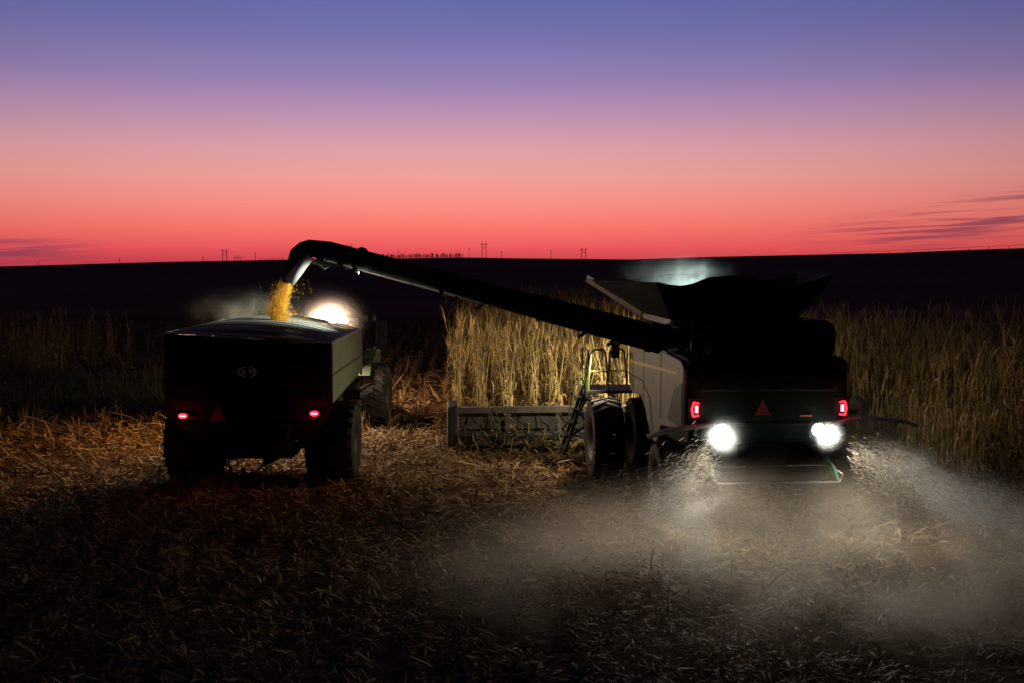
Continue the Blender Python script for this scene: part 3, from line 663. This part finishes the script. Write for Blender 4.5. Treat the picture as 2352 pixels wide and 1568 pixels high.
MB().tube([(.9,1.0,3.3),(1.6,1.0,3.3)],.02,6).box(1.32,1.64,.95,1.03,2.55,3.35).build('mirror',M['black'],TR)
RT=Matrix.Rotation(R(1),3,'Z')
for (px_,py_,pw) in ((682,736,.07),(762,734,.15),(793,737,.08)):
    p=RT@(at(px_,py_,33.85)-T0)
    h=MB().box(p.x-pw-.02,p.x+pw+.02,p.y,p.y+.1,p.z-pw,p.z+pw).build('work_light',M['black'],TR)
    MB().lathe([(p.y-.02,.001),(p.y-.015,pw)],(p.x,0,p.z),14,'y').build('lens',M['warm_lens'],h)
    MB().bar((p.x,p.y+.08,p.z),(max(-.95,min(.95,p.x)),-.6,3.38),.05,.04).build('light_bracket',M['dsteel'],TR)
lamp('work_or_fill_lamp','SPOT',(-.85,-1.05,3.5),3300,(1,.54,.20),TR,target=(-5.6,-7,-.5),size=.12,cone=130,blend=.9)
lamp('work_or_fill_lamp','SPOT',(.15,-1.0,3.6),1900,(1,.74,.52),TR,target=(2.0,-7,.3),size=.12,cone=150,blend=.8)
lamp('work_or_fill_lamp','SPOT',(-1.6,-1.3,3.85),700,(.72,1,.97),TR,target=(-1.6,-7,3.4),size=.1,cone=110,blend=1)  # added cool fill without a housing, tints the dust behind the cart
for s in (-1,1):
    h=MB().box(s*.3-.1,s*.3+.1,3.9,3.94,1.5,1.65).build('headlight',M['warm_lens'],TR)
    lamp('headlight_lamp','SPOT',(s*.6,2.2,3.6),320 if s<0 else 2000,(1,.66,.38) if s>0 else (1,.9,.6),TR,target=(s*7+1,13,-1),size=.15,cone=110,blend=1)
h=MB().box(1.0,1.1,-1.18,-1.1,1.98,2.18).build('tail_light',M['redlens'],TR)
lamp('tail_lamp','POINT',(1.08,-1.3,2.07),2.5,(1,.03,.05),TR,size=.04)

# ------------------------------------------------------------------ horizon
YR=985
def rpos(px_): x=(px_-1176)/2500*YR; return Vector((x,YR,float(hgt(x,YR))-.2))
HN=('leftmost twin pole wooden transmission pylon on the horizon','twin pole transmission pylon just behind the auger tip','tall twin pole transmission pylon on the horizon right of the tree line','twin pole transmission pylon on the horizon left of the combine tank')
for (px_,hh),lab in zip(((518,11.5),(803,14),(1112,14),(1340,10)),HN):
    t=empty('transmission_pylon',rpos(px_)); tag(t,lab,'pylon','twin pole pylons on the horizon')
    for s in (-1,1): MB().tube([(s*1.8,0,0),(s*1.8,0,hh)],.3,6).build('pole',M['wood'],t)
    MB().bar((-3.6,0,hh*.86),(3.6,0,hh*.86),.35,.35).build('crossarm',M['wood'],t)
    MB().bar((-1.8,0,hh*.5),(1.8,0,hh*.82),.16,.2).bar((1.8,.3,hh*.5),(-1.8,.3,hh*.82),.16,.2).build('cross_brace',M['wood'],t)
PL=(('thin utility pole at the far left of the horizon',90,5),('utility pole on the left horizon beyond the cart',277,6),('thin pole just left of the leftmost pylon',468,5),('pole standing between the round trees and the tree line',588,8),('slender pole above the dark tree line',916,7),('slender pole right of the conifer tree line',1078,9),('slim pole right of the tallest pylon',1152,6),('lone pole on the horizon between two pylons',1265,8.5))
for lab,px_,hh in PL:
    t=empty('utility_pole',rpos(px_)); tag(t,lab,'utility pole','poles on the horizon')
    MB().tube([(0,0,0),(0,0,hh)],.24,6).build('pole',M['wood'],t); MB().bar((-.8,0,hh*.9),(.8,0,hh*.9),.2,.2).build('crossarm',M['wood'],t)
def crown(con,seed):
    r=np.random.RandomState(seed); n=260; t=r.rand(n)**.8
    if con: z=.5+3.2*t; rad=(1-t)*1.3+.15; a=r.uniform(0,6.28,n); rr=rad*np.sqrt(r.rand(n)); P=np.stack([rr*np.cos(a),rr*np.sin(a),z],-1)
    else:
        P=r.normal(0,1,(n,3)); P/=np.linalg.norm(P,axis=1)[:,None]; P*=r.uniform(.5,1,(n,1))*np.array([2.0,2.0,1.9])*(1+.25*np.sin(P[:,:1]*5)); P[:,2]+=3.4
    V,Q=strips(P,r.uniform(.3,.7,n),r.uniform(.25,.5,n),r.uniform(0,6.28,n),r.normal(-.2 if con else 0,.6,n),r.normal(0,.2,n),seg=1)
    return npmesh('crown',V,Q,M['crown'])
tm=MB().tube([(0,0,0),(.05,0,1.5),(0,0,3.4)],[.18,.13,.03],6).build('trunk',M['bark']); trunk=tm.data; bpy.data.objects.remove(tm)
cc=[crown(True,k) for k in range(4)]; dc=[crown(False,9+k) for k in range(3)]
for k in range(52):
    px_=852+ (1062-852)*(k+random.uniform(-.3,.3))/51; s=random.uniform(.75,1.25)
    t=empty('conifer_tree',rpos(px_)+Vector((0,random.uniform(-8,8),0)),random.uniform(0,6)); t.scale=(s*1.6,s*1.6,s); tag(t,'small dark conifer in the tree line on the horizon above the auger','tree','conifers in the horizon tree line')
    link('trunk',trunk,t); link('crown',random.choice(cc),t)
for k,(px_,s,lab) in enumerate(((541,.95,'left round dark tree of the small clump on the horizon'),(548,1.2,'tallest round dark tree in the middle of the small horizon clump'),(555,.9,'right round dark tree of the small clump on the horizon'))):
    t=empty('round_tree',rpos(px_),k); t.scale=(s,s,s); tag(t,lab,'tree','round trees on the horizon'); link('trunk',trunk,t); link('crown',dc[k],t)
for k in range(20):
    px_=600+k*4+random.uniform(-2,2); s=random.uniform(.25,.6)
    t=empty('bush',rpos(px_)); t.scale=(s*1.4,s*1.4,s); tag(t,'low dark bush on the horizon left of the auger tip','bush','low bushes on the horizon'); link('trunk',trunk,t); link('crown',dc[k%3],t)
pv=empty('irrigation_pivot',rpos(1900)); tag(pv,'long wheeled centre pivot irrigation pipe along the right horizon','irrigation pivot')
pts=[rpos(1900+k*46)-rpos(1900) for k in range(11)]
for k in range(10):
    a_,b_=pts[k]+Vector((0,0,3)),pts[k+1]+Vector((0,0,3)); MB().tube([a_,(a_+b_)/2+Vector((0,0,.6)),b_],.16,5).build('water_pipe',M['dsteel'],pv)
for p in pts: MB().bar(p+Vector((-1.2,0,0)),p+Vector((0,0,3)),.14,.14).bar(p+Vector((1.2,0,0)),p+Vector((0,0,3.1)),.14,.14).build('wheel_tower',M['dsteel'],pv)

# ------------------------------------------------------------------ chaff
n=7500; s=RN.rand(n)<.6
dd=RN.exponential(1.5,n)+.25; x=np.where(s,6.15+dd,3.85-dd*.65); y=20.9-RN.uniform(.2,1.8,n)-dd*.5; z=np.clip(1.75-dd*.42+RN.normal(0,.12+.14*dd,n),.05,2.4)
P=np.stack([x,y,z],-1); V,Q=strips(P,RN.uniform(.02,.12,n),RN.uniform(.002,.006,n),np.where(s,0,math.pi)+RN.normal(0,.35,n),RN.normal(-.5,.3,n),np.zeros(n),seg=1)
o=link('flying_chaff',npmesh('flying_chaff',V,Q,M['chaff'])); tag(o,'pale chaff flying out behind the combine harvester','chaff',kind='stuff')

# ------------------------------------------------------------------ dust clouds and added lamp halos, each a body of its own
def dust(loc,rad,dens,col,label,nscale=2.2,lo=.35,hi=.68,emin=.1,aniso=.15,rot=(0,0,0),core=.1):
    global N,L
    bm=bmesh.new(); bmesh.ops.create_icosphere(bm,subdivisions=3,radius=1); me=bpy.data.meshes.new('dust_cloud'); bm.to_mesh(me); bm.free()
    o=link('dust_cloud',me); o.location=loc; o.scale=rad; o.rotation_euler=rot
    m=bpy.data.materials.new('dust'); m.use_nodes=True; N=m.node_tree.nodes; L=m.node_tree.links; N.remove(N['Principled BSDF'])
    vs=N.new('ShaderNodeVolumeScatter'); vs.inputs['Color'].default_value=(*col,1); vs.inputs['Anisotropy'].default_value=aniso
    tc=N.new('ShaderNodeTexCoord'); ln=N.new('ShaderNodeVectorMath'); ln.operation='LENGTH'; L.new(tc.outputs['Object'],ln.inputs[0])
    f=mr(ln.outputs['Value'],core,.98,1,0)
    sc=N.new('ShaderNodeVectorMath'); sc.operation='MULTIPLY'; L.new(tc.outputs['Object'],sc.inputs[0]); mn=min(rad); sc.inputs[1].default_value=tuple(r/mn for r in rad)
    no=N.new('ShaderNodeTexNoise'); no.inputs['Scale'].default_value=nscale; no.inputs['Detail'].default_value=4; no.inputs['Distortion'].default_value=.6
    L.new(sc.outputs[0],no.inputs['Vector'])
    f2=mth('MULTIPLY',f,f)
    L.new(mth('MULTIPLY',mth('MULTIPLY',f2,mr(no.outputs['Fac'],lo,hi,emin,1,'LINEAR')),dens),vs.inputs['Density']); L.new(vs.outputs[0],N['Material Output'].inputs['Volume'])
    me.materials.append(m); tag(o,label,'dust',kind='stuff'); return o
BR=(.92,.73,.53)
dust((5.2,17.2,.1),(10,5.8,2.1),.34,BR,'brown dust billowing low over the ground behind the combine',.9,lo=.40,hi=.66,emin=.06,core=.35)
dust((8.6,19.8,.80),(3.3,1.6,.95),.85,(.92,.84,.74),'bright dust plume blown out to the right of the spreader',1.3,lo=.38,emin=.05,rot=(0,.42,-.15),core=0)
dust((3.3,20.2,.80),(1.6,1.3,1.1),.65,(.92,.84,.74),'bright dust plume blown out to the left of the spreader',1.3,lo=.38,emin=.05,rot=(0,-.35,.15),core=0)
for s,lab in ((-1,'added dust puff giving the left rear work light its white halo'),(1,'added dust puff giving the right rear work light its white halo')):
    dust(WC(.98*s,-.42,1.95),(.62,.42,.58) if s<0 else (.52,.40,.48),1.0 if s<0 else .8,(.95,.95,.92),lab,.5,lo=.1,hi=.6,emin=.9,core=0)  # dense puffs added to draw the halos of the rear lamps
dust((3.5,23.6,4.95),(1.8,1.4,.80),.60,(.88,.95,.92),'lit dust puff rising from the grain tank',2.0,lo=.42,hi=.72,emin=.05,core=0)
dust((-7.6,31.4,3.85),(2.6,1.2,1.0),.12,(.80,.95,.92),'cool lit dust haze drifting behind the left rim of the cart',1.6,lo=.40,emin=.05,core=0)
dust((-5.75,33.0,3.6),(1.7,.8,1.4),.6,(.95,.82,.74),'added dust puff giving the tractor cab lamps their warm halo',.7,lo=.2,emin=.7,core=0)  # puff added to draw the warm glow round the cab lamps
dust((10.6,27.5,.7),(3.2,4.2,1.7),.16,(.90,.76,.58),'thin dust drifting along the crop edge right of the combine',1.0,emin=.1,core=.1)
